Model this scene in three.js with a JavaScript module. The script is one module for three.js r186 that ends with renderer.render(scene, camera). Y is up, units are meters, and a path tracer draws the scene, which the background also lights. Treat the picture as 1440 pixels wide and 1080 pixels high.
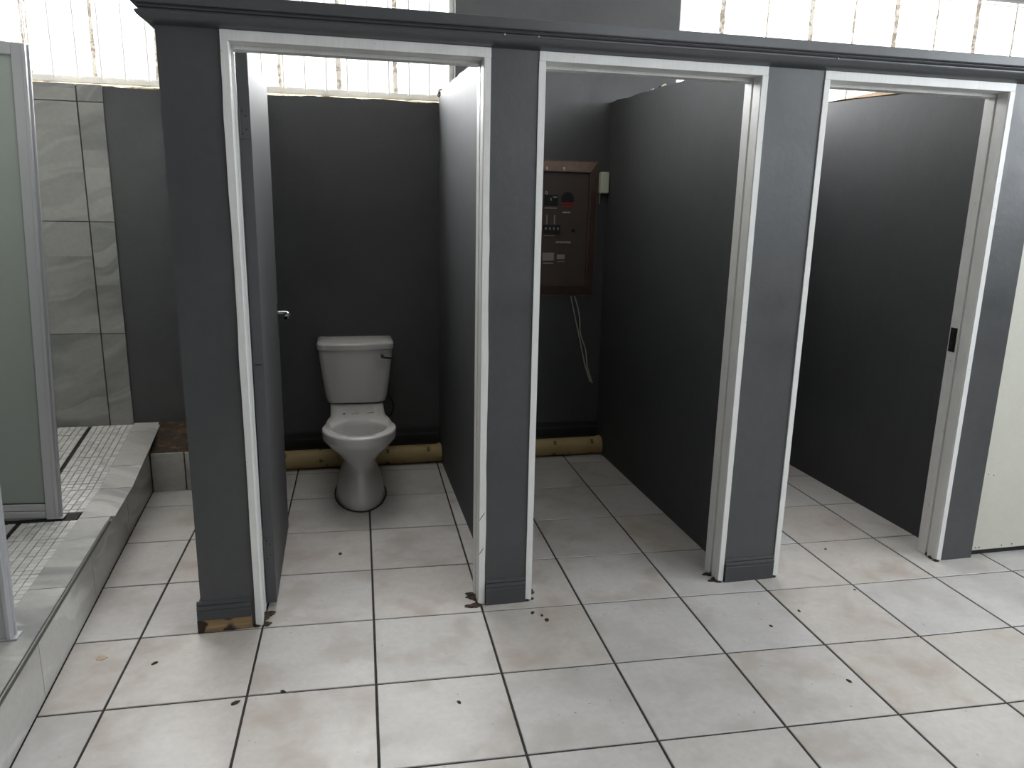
import * as THREE from 'three';
import { RoundedBoxGeometry } from 'three/addons/geometries/RoundedBoxGeometry.js';
import { mergeGeometries, mergeVertices, toCreasedNormals } from 'three/addons/utils/BufferGeometryUtils.js';
import { RectAreaLightUniformsLib } from 'three/addons/lights/RectAreaLightUniformsLib.js';

// ---------------------------------------------------------------- camera, sky, daylight, exposure
const scene = new THREE.Scene();
const camera = new THREE.PerspectiveCamera(53.99, 1440 / 1080, 0.05, 60);
camera.rotation.order = 'YXZ';
camera.position.set(0.3352, 1.5058, 2.6375);
camera.rotation.set(-0.2264, -0.2262, 0.0206);
scene.add(camera);
const renderer = new THREE.WebGLRenderer({ antialias: true });
renderer.toneMapping = THREE.LinearToneMapping;
renderer.toneMappingExposure = 1.43;
renderer.shadowMap.enabled = true;
renderer.shadowMap.type = THREE.PCFSoftShadowMap;
scene.background = new THREE.Color().setRGB(0.95, 0.98, 1.0);
scene.backgroundIntensity = 2.2;
RectAreaLightUniformsLib.init();
const SILL = 2.105, WIN_TOP = 2.92, CEIL = 3.12, BACK = -1.83, FRONT = 4.3, LEFT = -2.55, RIGHT = 5.3;
// daylight standing in each window opening, outside the panes and of the opening's size
function daylight(x0, x1, y0, y1, z, towards, color, intensity) {
  const l = new THREE.RectAreaLight(color, intensity, x1 - x0, y1 - y0);
  l.name = 'window_daylight';
  l.position.set((x0 + x1) / 2, (y0 + y1) / 2, z);
  l.lookAt((x0 + x1) / 2, (y0 + y1) / 2, z + towards);
  scene.add(l);
}
const WIN = [[-2.38, 1.0], [2.33, 5.08]], SIDE = [0.55, 4.0, 1.75, 2.95], FAR = [2.3, 5.1, 1.9, 2.95];   // two high windows in the back wall (x), one in the right wall (z, y), one in the front wall (x, y)
daylight(WIN[0][0], WIN[0][1], SILL, WIN_TOP, -2.02, 1, new THREE.Color().setRGB(0.98, 0.99, 1), 18);
daylight(WIN[1][0], WIN[1][1], SILL, WIN_TOP, -2.02, 1, new THREE.Color().setRGB(0.98, 0.99, 1), 18);
{ const l = new THREE.RectAreaLight(new THREE.Color().setRGB(0.86, 0.93, 1), 6.6, SIDE[1] - SIDE[0], SIDE[3] - SIDE[2]); l.name = 'window_daylight'; l.position.set(RIGHT + 0.19, (SIDE[2] + SIDE[3]) / 2, (SIDE[0] + SIDE[1]) / 2); l.lookAt(0, (SIDE[2] + SIDE[3]) / 2, (SIDE[0] + SIDE[1]) / 2); scene.add(l); }

daylight(FAR[0], FAR[1], FAR[2], FAR[3], FRONT + 0.19, -1, new THREE.Color().setRGB(0.86, 0.93, 1), 3);

// ---------------------------------------------------------------- helpers
let seed = 20231;
const rnd = () => { seed = (seed * 1664525 + 1013904223) >>> 0; return seed / 4294967296; };
const rr = (a, b) => a + (b - a) * rnd();
function hash(x, y, s) { let h = (x * 374761393 + y * 668265263 + s * 1442695041) | 0; h = Math.imul(h ^ (h >>> 13), 1274126177); return ((h ^ (h >>> 16)) >>> 0) / 4294967296; }
function vnoise(x, y, per, s) {      // tiling value noise
  const xi = Math.floor(x), yi = Math.floor(y), fx = x - xi, fy = y - yi, u = fx * fx * (3 - 2 * fx), v = fy * fy * (3 - 2 * fy), m = (n) => ((n % per) + per) % per;
  const a = hash(m(xi), m(yi), s), b = hash(m(xi + 1), m(yi), s), c = hash(m(xi), m(yi + 1), s), d = hash(m(xi + 1), m(yi + 1), s);
  return a + (b - a) * u + (c - a) * v + (a - b - c + d) * u * v;
}
function fbm(x, y, per, s, oct = 4) { let t = 0, a = 0.5, n = 0; for (let i = 0; i < oct; i++) { t += a * vnoise(x, y, per, s + i); n += a; x *= 2; y *= 2; per *= 2; a *= 0.55; } return t / n; }
const sstep = (a, b, x) => { const t = Math.min(1, Math.max(0, (x - a) / (b - a))); return t * t * (3 - 2 * t); };
function tex(n, fn, srgb, repeat = 1) {  // fn(u, v) -> [r, g, b] 0..1
  const d = new Uint8Array(n * n * 4);
  for (let y = 0; y < n; y++) for (let x = 0; x < n; x++) { const c = fn(x / n, y / n), k = (y * n + x) * 4; d[k] = c[0] * 255; d[k + 1] = c[1] * 255; d[k + 2] = c[2] * 255; d[k + 3] = 255; }
  const t = new THREE.DataTexture(d, n, n); t.magFilter = THREE.LinearFilter; t.minFilter = THREE.LinearMipmapLinearFilter; t.generateMipmaps = true;
  t.wrapS = t.wrapT = THREE.RepeatWrapping; t.repeat.set(repeat, repeat); if (srgb) t.colorSpace = THREE.SRGBColorSpace; t.needsUpdate = true; return t;
}
const mix = (a, b, t) => a.map((v, i) => v + (b[i] - v) * t);
const clamp01 = (c) => c.map((v) => Math.min(1, Math.max(0, v)));
const std = (o) => new THREE.MeshStandardMaterial(o), phys = (o) => new THREE.MeshPhysicalMaterial(o);

const taken = {};
function numbered(n) { const k = taken[n] = (taken[n] ?? -1) + 1; return k ? n + '_' + String(k).padStart(3, '0') : n; }
function metricUV(g, ox = 0, oy = 0) {   // box-projected uv in metres
  if (g.index) g = g.toNonIndexed();
  const p = g.attributes.position, n = g.attributes.normal, uv = new Float32Array(p.count * 2);
  for (let i = 0; i < p.count; i += 3) {
    let nx = 0, ny = 0, nz = 0; for (let k = 0; k < 3; k++) { nx += n.getX(i + k); ny += n.getY(i + k); nz += n.getZ(i + k); }
    nx = Math.abs(nx); ny = Math.abs(ny); nz = Math.abs(nz);
    for (let k = 0; k < 3; k++) { const x = p.getX(i + k), y = p.getY(i + k), z = p.getZ(i + k); const [u, v] = ny >= nx && ny >= nz ? [x, z] : nx >= nz ? [z, y] : [x, y]; uv[(i + k) * 2] = u + ox; uv[(i + k) * 2 + 1] = v + oy; }
  }
  g.setAttribute('uv', new THREE.BufferAttribute(uv, 2)); return g;
}
function bx(x0, x1, y0, y1, z0, z1, r = 0.003) {
  const w = x1 - x0, h = y1 - y0, d = z1 - z0, q = Math.min(r, w / 2.2, h / 2.2, d / 2.2);
  const g = q > 0.0003 ? new RoundedBoxGeometry(w, h, d, 1, q) : new THREE.BoxGeometry(w, h, d);
  g.translate((x0 + x1) / 2, (y0 + y1) / 2, (z0 + z1) / 2); return metricUV(g);
}
function cyl(r0, r1, h, seg = 20, open = false) { return metricUV(new THREE.CylinderGeometry(r1, r0, h, seg, 1, open)); }
function tube(pts, r, n = 40, seg = 8) { return metricUV(new THREE.TubeGeometry(new THREE.CatmullRomCurve3(pts.map((p) => new THREE.Vector3(...p))), n, r, seg)); }
function merge(gs) { return gs.length === 1 ? gs[0] : mergeGeometries(gs.map((g) => { const c = g.index ? g.toNonIndexed() : g.clone(); for (const k of Object.keys(c.attributes)) if (!['position', 'normal', 'uv'].includes(k)) c.deleteAttribute(k); return c; })); }
function part(name, gs, m, parent, label) {
  const o = new THREE.Mesh(merge(Array.isArray(gs) ? gs : [gs]), m); o.name = parent === scene ? numbered(name) : name; o.castShadow = o.receiveShadow = true; parent.add(o);
  if (label) o.userData.label = label; return o;
}
function thing(name, label, category, [x, y, z] = [0, 0, 0], group) {
  const o = new THREE.Group(); o.name = numbered(name); o.position.set(x, y, z); scene.add(o); o.userData = { label, category }; if (group) o.userData.group = group; return o;
}
function structure(name, label, category) { const o = thing(name, label, category); o.userData.kind = 'structure'; return o; }
function prism(shape, depth, bevel = 0) {  // extruded along +z
  return metricUV(new THREE.ExtrudeGeometry(shape, { depth, bevelEnabled: bevel > 0, bevelSize: bevel, bevelThickness: bevel, bevelSegments: 2, curveSegments: 16 }));
}
const poly = (pts) => new THREE.Shape(pts.map(([a, b]) => new THREE.Vector2(a, b)));
function wallGrid(x0, x1, y0, y1, z0, z1, top) {   // a slab along z (thin in x) or along x (thin in z) whose top edge is uneven: top(x, z) is added to y1
  const w = x1 - x0, d = z1 - z0, g = new THREE.BoxGeometry(w, y1 - y0, d, Math.max(1, Math.round(w / 0.03)), 1, Math.max(1, Math.round(d / 0.03)));
  g.translate((x0 + x1) / 2, (y0 + y1) / 2, (z0 + z1) / 2);
  const p = g.attributes.position; for (let i = 0; i < p.count; i++) if (p.getY(i) > (y0 + y1) / 2) p.setY(i, y1 + top(p.getX(i), p.getZ(i)));
  const n = g.toNonIndexed(); n.computeVertexNormals(); return metricUV(n);
}
function lump(r, k, squash = 0.5) {   // an uneven crumb resting on y = 0
  const g = mergeVertices(new THREE.IcosahedronGeometry(r, 2).deleteAttribute('uv').deleteAttribute('normal')), p = g.attributes.position;
  for (let i = 0; i < p.count; i++) { const f = 0.7 + 0.6 * hash(i, k, 7); p.setXYZ(i, p.getX(i) * f, Math.max(-r * 0.25, p.getY(i) * f) * squash + r * 0.25 * squash, p.getZ(i) * f); }
  g.computeVertexNormals(); return metricUV(g);
}

// ---------------------------------------------------------------- materials
const paintBump = tex(512, (u, v) => { const a = fbm(u * 64, v * 64, 64, 3, 3), b = fbm(u * 160, v * 6, 160, 9, 2), c = a * 0.85 + b * 0.15; return [c, c, c]; });
const paintRough = tex(512, (u, v) => { const a = 0.5 + 0.5 * fbm(u * 6, v * 6, 6, 21), c = a; return [c, c, c]; });
function greyTex(s, base) {
  return tex(512, (u, v) => {
    const m = fbm(u * 5, v * 5, 5, s), f = fbm(u * 60, v * 60, 60, s + 5, 2), st = fbm(u * 90, v * 4, 90, s + 9, 2);
    let c = base.map((k) => k * (0.92 + 0.14 * m + 0.05 * (f - 0.5) + 0.02 * (st - 0.5)));
    const chip = fbm(u * 110, v * 110, 110, s + 30, 2); if (chip > 0.97) c = mix(c, [0.5, 0.49, 0.47], 0.3);
    return clamp01(c);
  }, true, 0.7);
}
const gPaint = std({ map: greyTex(40, [0.285, 0.288, 0.293]), roughness: 0.5, roughnessMap: paintRough, bumpMap: paintBump, bumpScale: 0.0004 });
const gGloss = phys({ specularIntensity: 0.5, map: greyTex(60, [0.285, 0.288, 0.294]), roughness: 0.62, bumpMap: paintBump, bumpScale: 0.0003 });
const gEnamel = std({ map: greyTex(70, [0.3, 0.305, 0.315]), roughness: 0.3, bumpMap: paintBump, bumpScale: 0.0003 });
const gDoor = std({ map: greyTex(80, [0.29, 0.29, 0.295]), roughness: 0.6, bumpMap: paintBump, bumpScale: 0.0003 });
const blackPaint = std({ map: greyTex(90, [0.15, 0.15, 0.155]), roughness: 0.5 });
const whitePaint = std({ map: tex(512, (u, v) => { const m = fbm(u * 8, v * 8, 8, 2), s = fbm(u * 120, v * 10, 120, 5, 2), d = fbm(u * 40, v * 40, 40, 12, 3); let c = [0.88, 0.88, 0.87].map((k) => k * (0.95 + 0.06 * m + 0.04 * (s - 0.5))); if (d > 0.84) c = mix(c, [0.5, 0.47, 0.43], 0.35 * sstep(0.84, 0.9, d)); return clamp01(c); }, true, 1.5), roughness: 0.4, bumpMap: paintBump, bumpScale: 0.0008 });
const plainWhite = std({ color: 0xd8d6d0, roughness: 0.8 });
function tileTex(s, base, dirtCol, dirtAmt) {
  return tex(1024, (u, v) => {
    const w = fbm(u * 6, v * 6, 6, s + 1, 3) * 0.5, m = fbm(u * 5 + w, v * 5 - w, 5, s, 5), f = fbm(u * 90, v * 90, 90, s + 6, 2), st = fbm(u * 14, v * 60, 14, s + 14, 3);
    let c = base.map((k) => k * (0.93 + 0.11 * m + 0.05 * (f - 0.5) + 0.03 * (st - 0.5)));
    const d = fbm(u * 9 + w, v * 9 + w, 9, s + 50, 5); c = mix(c, dirtCol, dirtAmt * sstep(0.45, 0.85, d) * (0.6 + 0.4 * f));
    const sp = fbm(u * 70, v * 70, 70, s + 80, 2); if (sp > 0.93) c = mix(c, [0.35, 0.31, 0.27], 0.4);
    return clamp01(c);
  }, true, 0.8);
}
const tileRough = tex(512, (u, v) => { const c = 0.55 + 0.45 * fbm(u * 10, v * 10, 10, 31, 4); return [c, c, c]; }, false, 1);
const tileBump = tex(512, (u, v) => { const c = fbm(u * 24, v * 24, 24, 17, 4); return [c, c, c]; }, false, 1);
const tileMats = [
  std({ map: tileTex(100, [0.785, 0.768, 0.755], [0.55, 0.49, 0.43], 0.4), roughness: 0.5, roughnessMap: tileRough, bumpMap: tileBump, bumpScale: 0.0007 }),
  std({ map: tileTex(200, [0.775, 0.762, 0.755], [0.56, 0.52, 0.47], 0.3), roughness: 0.5, roughnessMap: tileRough, bumpMap: tileBump, bumpScale: 0.0007 }),
  std({ map: tileTex(300, [0.78, 0.757, 0.735], [0.55, 0.47, 0.41], 0.4), roughness: 0.5, roughnessMap: tileRough, bumpMap: tileBump, bumpScale: 0.0007 }),
];
const grout = std({ map: tex(256, (u, v) => { const a = fbm(u * 30, v * 30, 30, 4, 3), c = 0.16 + 0.12 * a; return [c, c * 0.97, c * 0.94]; }, true, 2), roughness: 0.95 });
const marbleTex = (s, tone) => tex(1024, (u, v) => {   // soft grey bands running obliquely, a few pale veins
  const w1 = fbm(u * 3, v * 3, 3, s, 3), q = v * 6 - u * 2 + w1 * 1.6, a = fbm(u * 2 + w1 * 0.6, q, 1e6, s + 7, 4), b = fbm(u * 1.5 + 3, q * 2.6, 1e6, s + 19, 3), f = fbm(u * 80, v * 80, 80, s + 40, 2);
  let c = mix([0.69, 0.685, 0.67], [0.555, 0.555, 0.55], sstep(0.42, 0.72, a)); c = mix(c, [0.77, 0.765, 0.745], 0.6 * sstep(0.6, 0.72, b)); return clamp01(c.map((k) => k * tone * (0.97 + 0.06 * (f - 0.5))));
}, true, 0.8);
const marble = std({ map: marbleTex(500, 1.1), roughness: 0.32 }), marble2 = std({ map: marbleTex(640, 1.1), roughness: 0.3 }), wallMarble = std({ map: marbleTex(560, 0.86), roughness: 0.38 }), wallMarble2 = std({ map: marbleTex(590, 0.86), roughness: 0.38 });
const mosaicMats = std({ color: 0xffffff, roughness: 0.5 });
const alu = std({ color: new THREE.Color().setRGB(0.60, 0.60, 0.62), metalness: 0.55, roughness: 0.5 });
const aluTrim = std({ color: 0x6b6b66, metalness: 0.5, roughness: 0.45 });
const aluDark = std({ color: 0x1d1f20, roughness: 0.7 });
const frosted = phys({ color: new THREE.Color().setRGB(0.40, 0.43, 0.40), transmission: 0.4, roughness: 0.85, thickness: 0 });
const clear = phys({ color: 0xffffff, transmission: 1, roughness: 0.02, thickness: 0, ior: 1.45 });
const porcelain = phys({ color: new THREE.Color().setRGB(0.7, 0.69, 0.68), roughness: 0.22, clearcoat: 0.6, clearcoatRoughness: 0.12 });
const chrome = std({ color: 0xb8b8b8, metalness: 1, roughness: 0.25 }), darkMetal = std({ color: 0x3a3a38, metalness: 0.8, roughness: 0.45 });
const creamPipe = std({ map: tex(256, (u, v) => { const a = fbm(u * 6, v * 6, 6, 71, 4), d = fbm(u * 26, v * 26, 26, 77, 3); let c = mix([0.74, 0.66, 0.46], [0.66, 0.57, 0.38], a); if (d > 0.7) c = mix(c, [0.25, 0.2, 0.14], 0.7 * sstep(0.7, 0.8, d)); return clamp01(c); }, true, 1.2), roughness: 0.5 });
const creamSheet = std({ map: tex(512, (u, v) => { const a = fbm(u * 5, v * 5, 5, 91, 4), f = fbm(u * 80, v * 80, 80, 95, 2); return clamp01([0.79, 0.785, 0.74].map((k) => k * (0.97 + 0.05 * a + 0.02 * (f - 0.5)))); }, true, 0.8), roughness: 0.45 });
const flaky = std({ map: tex(512, (u, v) => { const a = fbm(u * 14, v * 14, 14, 33, 4), b = fbm(u * 40, v * 40, 40, 37, 3); let c = mix([0.88, 0.86, 0.82], [0.68, 0.62, 0.56], sstep(0.5, 0.6, a)); c = mix(c, [0.86, 0.85, 0.82], 0.8 * sstep(0.6, 0.66, b)); return c; }, true, 3), roughness: 0.8, bumpMap: paintBump, bumpScale: 0.004 });  // flaking paint, its tones lightened to stand in for window bloom
const plasterEdge = std({ map: tex(512, (u, v) => { const a = fbm(u * 20, v * 20, 20, 43, 4), b = fbm(u * 8, v * 8, 8, 47, 3); let c = mix([0.83, 0.78, 0.66], [0.6, 0.52, 0.42], sstep(0.5, 0.66, a)); if (b > 0.66) c = mix(c, [0.33, 0.26, 0.21], sstep(0.66, 0.72, b)); return c; }, true, 2.2), roughness: 0.95 });
const rubble = std({ map: tex(512, (u, v) => { const a = fbm(u * 10, v * 26, 10, 53, 4), b = fbm(u * 40, v * 40, 40, 57, 3); let c = mix([0.25, 0.2, 0.165], [0.37, 0.29, 0.22], sstep(0.5, 0.75, a)); c = c.map((k) => k * (0.75 + 0.5 * b)); return clamp01(c); }, true, 1.6), roughness: 0.95, bumpMap: paintBump, bumpScale: 0.006 });
const rawWood = std({ map: tex(512, (u, v) => { const a = fbm(u * 4, v * 60, 4, 63, 4), b = fbm(u * 8, v * 8, 8, 67, 3); let c = mix([0.66, 0.57, 0.43], [0.46, 0.36, 0.25], a); c = mix(c, [0.17, 0.13, 0.1], 0.95 * sstep(0.38, 0.5, b)); return c; }, true, 2), roughness: 0.9 });
const tanBoard = std({ color: 0xc3a98a, roughness: 0.8 });
const boardBrown = std({ map: tex(256, (u, v) => { const a = fbm(u * 30, v * 30, 30, 83, 3); return clamp01([0.38, 0.31, 0.27].map((k) => k * (0.9 + 0.2 * a))); }, true, 1.5), roughness: 0.55 });
const boardFace = std({ color: 0x4c423c, roughness: 0.5 });
const nearBlack = std({ color: 0x121314, roughness: 0.5 }), labelPale = std({ color: 0x9c958a, roughness: 0.7 }), labelWhite = std({ color: 0xc9c7c0, roughness: 0.6 }), redStrip = std({ color: 0x7c2320, roughness: 0.5 });
const boxWhite = std({ color: 0xc9cbb8, roughness: 0.55 }), cableWhite = std({ color: 0xb9b6ac, roughness: 0.6 });
const dirtDark = std({ map: tex(128, (u, v) => { const a = fbm(u * 10, v * 10, 10, 88, 3); return [0.2 + 0.12 * a, 0.16 + 0.1 * a, 0.12 + 0.08 * a]; }, true, 8), roughness: 1 });

// ---------------------------------------------------------------- floor of hand-laid tiles
const T = 0.3997, GA = -0.0265, GOX = 0.0138, GOZ = 0.4334;
const colFix = { '-1': -0.02, 0: -0.004, 1: -0.003, 2: 0.01, 3: 0.003, 4: 0.011, 5: -0.006, 6: -0.021, 7: -0.02, 8: -0.03 }, rowFix = { '-4': -0.06, '-3': -0.024, '-2': -0.002, '-1': 0.005, 0: 0.007, 1: 0.001, '-5': -0.06, '-6': -0.06 };
function node(i, j) {
  const gx = i * T, gz = j * T, c = Math.cos(GA), s = Math.sin(GA);
  return [c * gx + s * gz + GOX + (colFix[i] ?? (i > 8 ? -0.03 : -0.02)), -s * gx + c * gz + GOZ + (rowFix[j] ?? 0) + Math.max(-0.022, Math.min(0.022, (i - 3) * 0.007))];
}
const curbX = (z) => -0.61 + 0.045 * z;
function clip(pts, f) {   // keep f(p) >= 0
  const out = []; for (let k = 0; k < pts.length; k++) { const a = pts[k], b = pts[(k + 1) % pts.length], fa = f(a), fb = f(b); if (fa >= 0) out.push(a); if (fa * fb < 0) { const t = fa / (fa - fb); out.push([a[0] + (b[0] - a[0]) * t, a[1] + (b[1] - a[1]) * t]); } } return out;
}
function slab(pts, top, thick, bevel, ou, ov) {   // a chamfered tile from its outline (x, z), anticlockwise seen from above or not
  let area = 0; pts.forEach((a, k) => { const b = pts[(k + 1) % pts.length]; area += a[0] * b[1] - b[0] * a[1]; }); if (area > 0) pts = pts.slice().reverse();
  const n = pts.length, cx = pts.reduce((s, q) => s + q[0], 0) / n, cz = pts.reduce((s, q) => s + q[1], 0) / n;
  const inn = pts.map(([x, z]) => { const d = Math.hypot(x - cx, z - cz), f = Math.max(0, 1 - bevel * 1.4 / d); return [cx + (x - cx) * f, cz + (z - cz) * f]; }), P = [];
  const tri = (a, b, c) => P.push(...a, ...b, ...c), y1 = top, y2 = top - bevel, y3 = top - thick, at = (q, y) => [q[0], y, q[1]];
  for (let k = 0; k < n; k++) { const m = (k + 1) % n; if (k > 0 && k < n - 1) tri(at(inn[0], y1), at(inn[k], y1), at(inn[m], y1));
    tri(at(pts[k], y2), at(pts[m], y2), at(inn[m], y1)); tri(at(pts[k], y2), at(inn[m], y1), at(inn[k], y1));
    tri(at(pts[k], y3), at(pts[m], y3), at(pts[m], y2)); tri(at(pts[k], y3), at(pts[m], y2), at(pts[k], y2)); }
  const g = new THREE.BufferGeometry(); g.setAttribute('position', new THREE.Float32BufferAttribute(P, 3)); g.computeVertexNormals(); return metricUV(g, ou, ov);
}
const floor = structure('floor', 'off-white square ceramic floor tiles with dark grey grout', 'floor');
part('grout_bed', bx(LEFT, RIGHT, -0.12, -0.0035, -2.05, FRONT, 0), grout, floor);
for (let j = -7; j < 10; j++) for (let i = -2; i < 13; i++) {
  const g = 0.004; let q = [node(i, j), node(i + 1, j), node(i + 1, j + 1), node(i, j + 1)];
  q = [[q[0][0] + g, q[0][1] + g], [q[1][0] - g, q[1][1] + g], [q[2][0] - g, q[2][1] - g], [q[3][0] + g, q[3][1] - g]];
  for (const f of [(p) => p[0] - curbX(p[1]) - 0.004, (p) => p[1] - BACK - 0.001, (p) => RIGHT - p[0], (p) => FRONT - p[1]]) if (q.length) q = clip(q, f);
  if (q.length < 3) { rnd(); continue; }
  let ar = 0; q.forEach((a, k) => { const b = q[(k + 1) % q.length]; ar += a[0] * b[1] - b[0] * a[1]; }); if (Math.abs(ar) < 0.002) continue;
  part('tile', slab(q, rr(-0.0006, 0), 0.009, 0.0016, rnd() * 5, rnd() * 5), tileMats[Math.floor(rnd() * 3)], floor);
}

// ---------------------------------------------------------------- room shell
const wallBack = structure('wall_back', 'dark grey painted back wall under the barred windows', 'wall');
const ragged = (x) => 0.012 * (fbm(x * 9 + 50, 3, 1e6, 5, 3) - 0.5) * 2;
part('wall_panel', wallGrid(LEFT - 0.2, RIGHT + 0.2, -0.12, SILL - 0.02, BACK - 0.22, BACK, (x) => ragged(x)), gPaint, wallBack);
part('wall_panel', bx(WIN[0][1], WIN[1][0], SILL - 0.04, CEIL, BACK - 0.22, BACK - 0.0005, 0), gPaint, wallBack);
part('wall_panel', bx(LEFT - 0.2, WIN[0][0], SILL - 0.04, CEIL, BACK - 0.22, BACK - 0.0005, 0), gPaint, wallBack);
part('wall_panel', bx(WIN[1][1], RIGHT + 0.2, SILL - 0.04, CEIL, BACK - 0.22, BACK - 0.0005, 0), gPaint, wallBack);
part('lintel', bx(LEFT - 0.2, RIGHT + 0.2, WIN_TOP, CEIL, BACK - 0.22, BACK, 0), gPaint, wallBack);
{ // marble tiles of the shower's end wall
  const zf = BACK + 0.012, rows = [[0.27, 0.803], [0.807, 1.40], [1.404, 2.0], [2.004, 2.088]];
  for (const [y0, y1] of rows) for (const [x0, x1] of [[-0.942, -0.822], [-1.45, -0.946], [-2.0, -1.454], [LEFT, -2.004]])
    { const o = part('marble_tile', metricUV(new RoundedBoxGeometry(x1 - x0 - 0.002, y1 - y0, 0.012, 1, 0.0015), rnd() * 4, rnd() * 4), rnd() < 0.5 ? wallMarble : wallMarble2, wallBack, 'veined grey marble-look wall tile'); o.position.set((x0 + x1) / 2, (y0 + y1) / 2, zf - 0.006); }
}
const bbShape = [[0, 0], [0.018, 0], [0.018, 0.085], [0.014, 0.1], [0.014, 0.15], [0.009, 0.165], [0.006, 0.19], [0, 0.19]];
function skirtAlongX(x0, x1, z, prof) { const g = prism(poly(prof), x1 - x0); g.rotateY(Math.PI / 2); g.translate(x0, 0, z); const p = g.attributes.position; for (let i = 0; i < p.count; i++) p.setZ(i, 2 * z - p.getZ(i)); for (let i = 0; i < p.count; i += 3) for (const a of ['position', 'uv']) { const q = g.attributes[a], s = q.itemSize; for (let k = 0; k < s; k++) { const t = q.array[(i + 1) * s + k]; q.array[(i + 1) * s + k] = q.array[(i + 2) * s + k]; q.array[(i + 2) * s + k] = t; } } g.computeVertexNormals(); return metricUV(g); }
const bbBack = structure('baseboard_back', 'black moulded skirting board along the stalls\' back wall', 'baseboard');
part('board', skirtAlongX(-0.06, 0.907, BACK + 0.0005, bbShape), blackPaint, bbBack);
part('board', skirtAlongX(0.987, 1.929, BACK + 0.0005, bbShape), blackPaint, bbBack);
part('board', skirtAlongX(2.031, 3.029, BACK + 0.0005, bbShape), blackPaint, bbBack);
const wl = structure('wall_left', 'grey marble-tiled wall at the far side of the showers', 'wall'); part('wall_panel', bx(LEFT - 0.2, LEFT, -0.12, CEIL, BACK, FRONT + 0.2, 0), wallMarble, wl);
const wr = structure('wall_right', 'grey painted side wall with a wide window', 'wall');
for (const [z0, z1, y0, y1] of [[BACK, FRONT + 0.2, -0.12, SIDE[2]], [BACK, FRONT + 0.2, SIDE[3], CEIL], [BACK, SIDE[0], SIDE[2], SIDE[3]], [SIDE[1], FRONT + 0.2, SIDE[2], SIDE[3]]]) part('wall_panel', bx(RIGHT, RIGHT + 0.2, y0, y1, z0, z1, 0), gPaint, wr);
const wf = structure('wall_front', 'grey painted wall with a high window opposite the stalls', 'wall');
for (const [x0, x1, y0, y1] of [[LEFT, RIGHT, -0.12, FAR[2]], [LEFT, RIGHT, FAR[3], CEIL], [LEFT, FAR[0], FAR[2], FAR[3]], [FAR[1], RIGHT, FAR[2], FAR[3]]]) part('wall_panel', bx(x0, x1, y0, y1, FRONT, FRONT + 0.2, 0), gPaint, wf);
const ce = structure('ceiling', 'white painted ceiling of the washroom', 'ceiling'); part('ceiling_slab', bx(LEFT - 0.2, RIGHT + 0.2, CEIL, CEIL + 0.15, BACK - 0.22, FRONT + 0.2, 0), plainWhite, ce);

// ---------------------------------------------------------------- windows
const zw = BACK - 0.07;
function mullionGeo(x, w, y0, y1, z, d, k) {   // flaking steel bar, uneven edges
  const g = new THREE.BoxGeometry(w, y1 - y0, d, 1, 40, 1).translate(x, (y0 + y1) / 2, z), p = g.attributes.position;
  for (let i = 0; i < p.count; i++) { const y = p.getY(i); p.setX(i, p.getX(i) + (fbm(y * 22 + (p.getX(i) > x ? 9 : 0), k * 3.1, 1e6, 15, 3) - 0.5) * 0.012); }
  g.computeVertexNormals(); return metricUV(g);
}
function backWindow(n, x0, x1, mull, bars, label) {
  const w = structure('window_' + n, label, 'window');
  part('sill', wallGrid(x0, x1, SILL - 0.05, SILL - 0.012, BACK - 0.21, BACK - 0.002, (x, z) => z > BACK - 0.02 ? -0.008 + 0.016 * (fbm(x * 18, 7, 1e6, 25, 3) - 0.5) : 0.004), plasterEdge, w, 'cracked cream plaster sill');
  part('frame', [bx(x0, x1, SILL - 0.004, SILL + 0.03, zw - 0.02, zw + 0.02), bx(x0, x1, WIN_TOP - 0.03, WIN_TOP, zw - 0.02, zw + 0.02), bx(x0, x0 + 0.03, SILL + 0.03, WIN_TOP - 0.03, zw - 0.02, zw + 0.02), bx(x1 - 0.03, x1, SILL + 0.03, WIN_TOP - 0.03, zw - 0.02, zw + 0.02)], whitePaint, w);
  mull.forEach(([x, wd], k) => part('mullion', mullionGeo(x, wd, SILL - 0.008, WIN_TOP - 0.03, zw, 0.03, k + n * 9), flaky, w, 'rusty mullion with flaking paint'));
  for (const x of bars) { const g = cyl(0.006, 0.006, WIN_TOP - SILL - 0.04, 8); g.translate(x, (WIN_TOP + SILL) / 2, zw + 0.028); part('burglar_bar', g, whitePaint, w); }
  const xs = [x0 + 0.03, ...mull.map((m) => m[0]), x1 - 0.03];
  for (let i = 0; i + 1 < xs.length; i++) part('pane', bx(xs[i] + (i ? 0.012 : 0), xs[i + 1] - (i + 2 < xs.length ? 0.012 : 0), SILL + 0.03, WIN_TOP - 0.03, zw - 0.008, zw - 0.004, 0), clear, w);
}
const m1 = [], b1 = []; for (let k = 0; k < 11; k++) { const x = 0.67 - 0.3065 * k; if (x > -2.3) m1.push([x, k === 6 ? 0.034 : k === 5 ? 0.02 : 0.026]); } m1.reverse();
for (let k = 0; k < 29; k++) { const x = 0.859 - 0.1125 * k; if (x > -2.34) b1.push(x); }
backWindow(1, WIN[0][0], WIN[0][1], m1, b1, 'high barred window above the toilet stall and showers');
const m2 = []; for (let k = 1; k < 9; k++) m2.push([2.33 + 0.3 * k, k % 2 ? 0.032 : 0.014]);
backWindow(2, WIN[1][0], WIN[1][1], m2, [], 'high window with flaking mullions above the empty stall');
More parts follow.
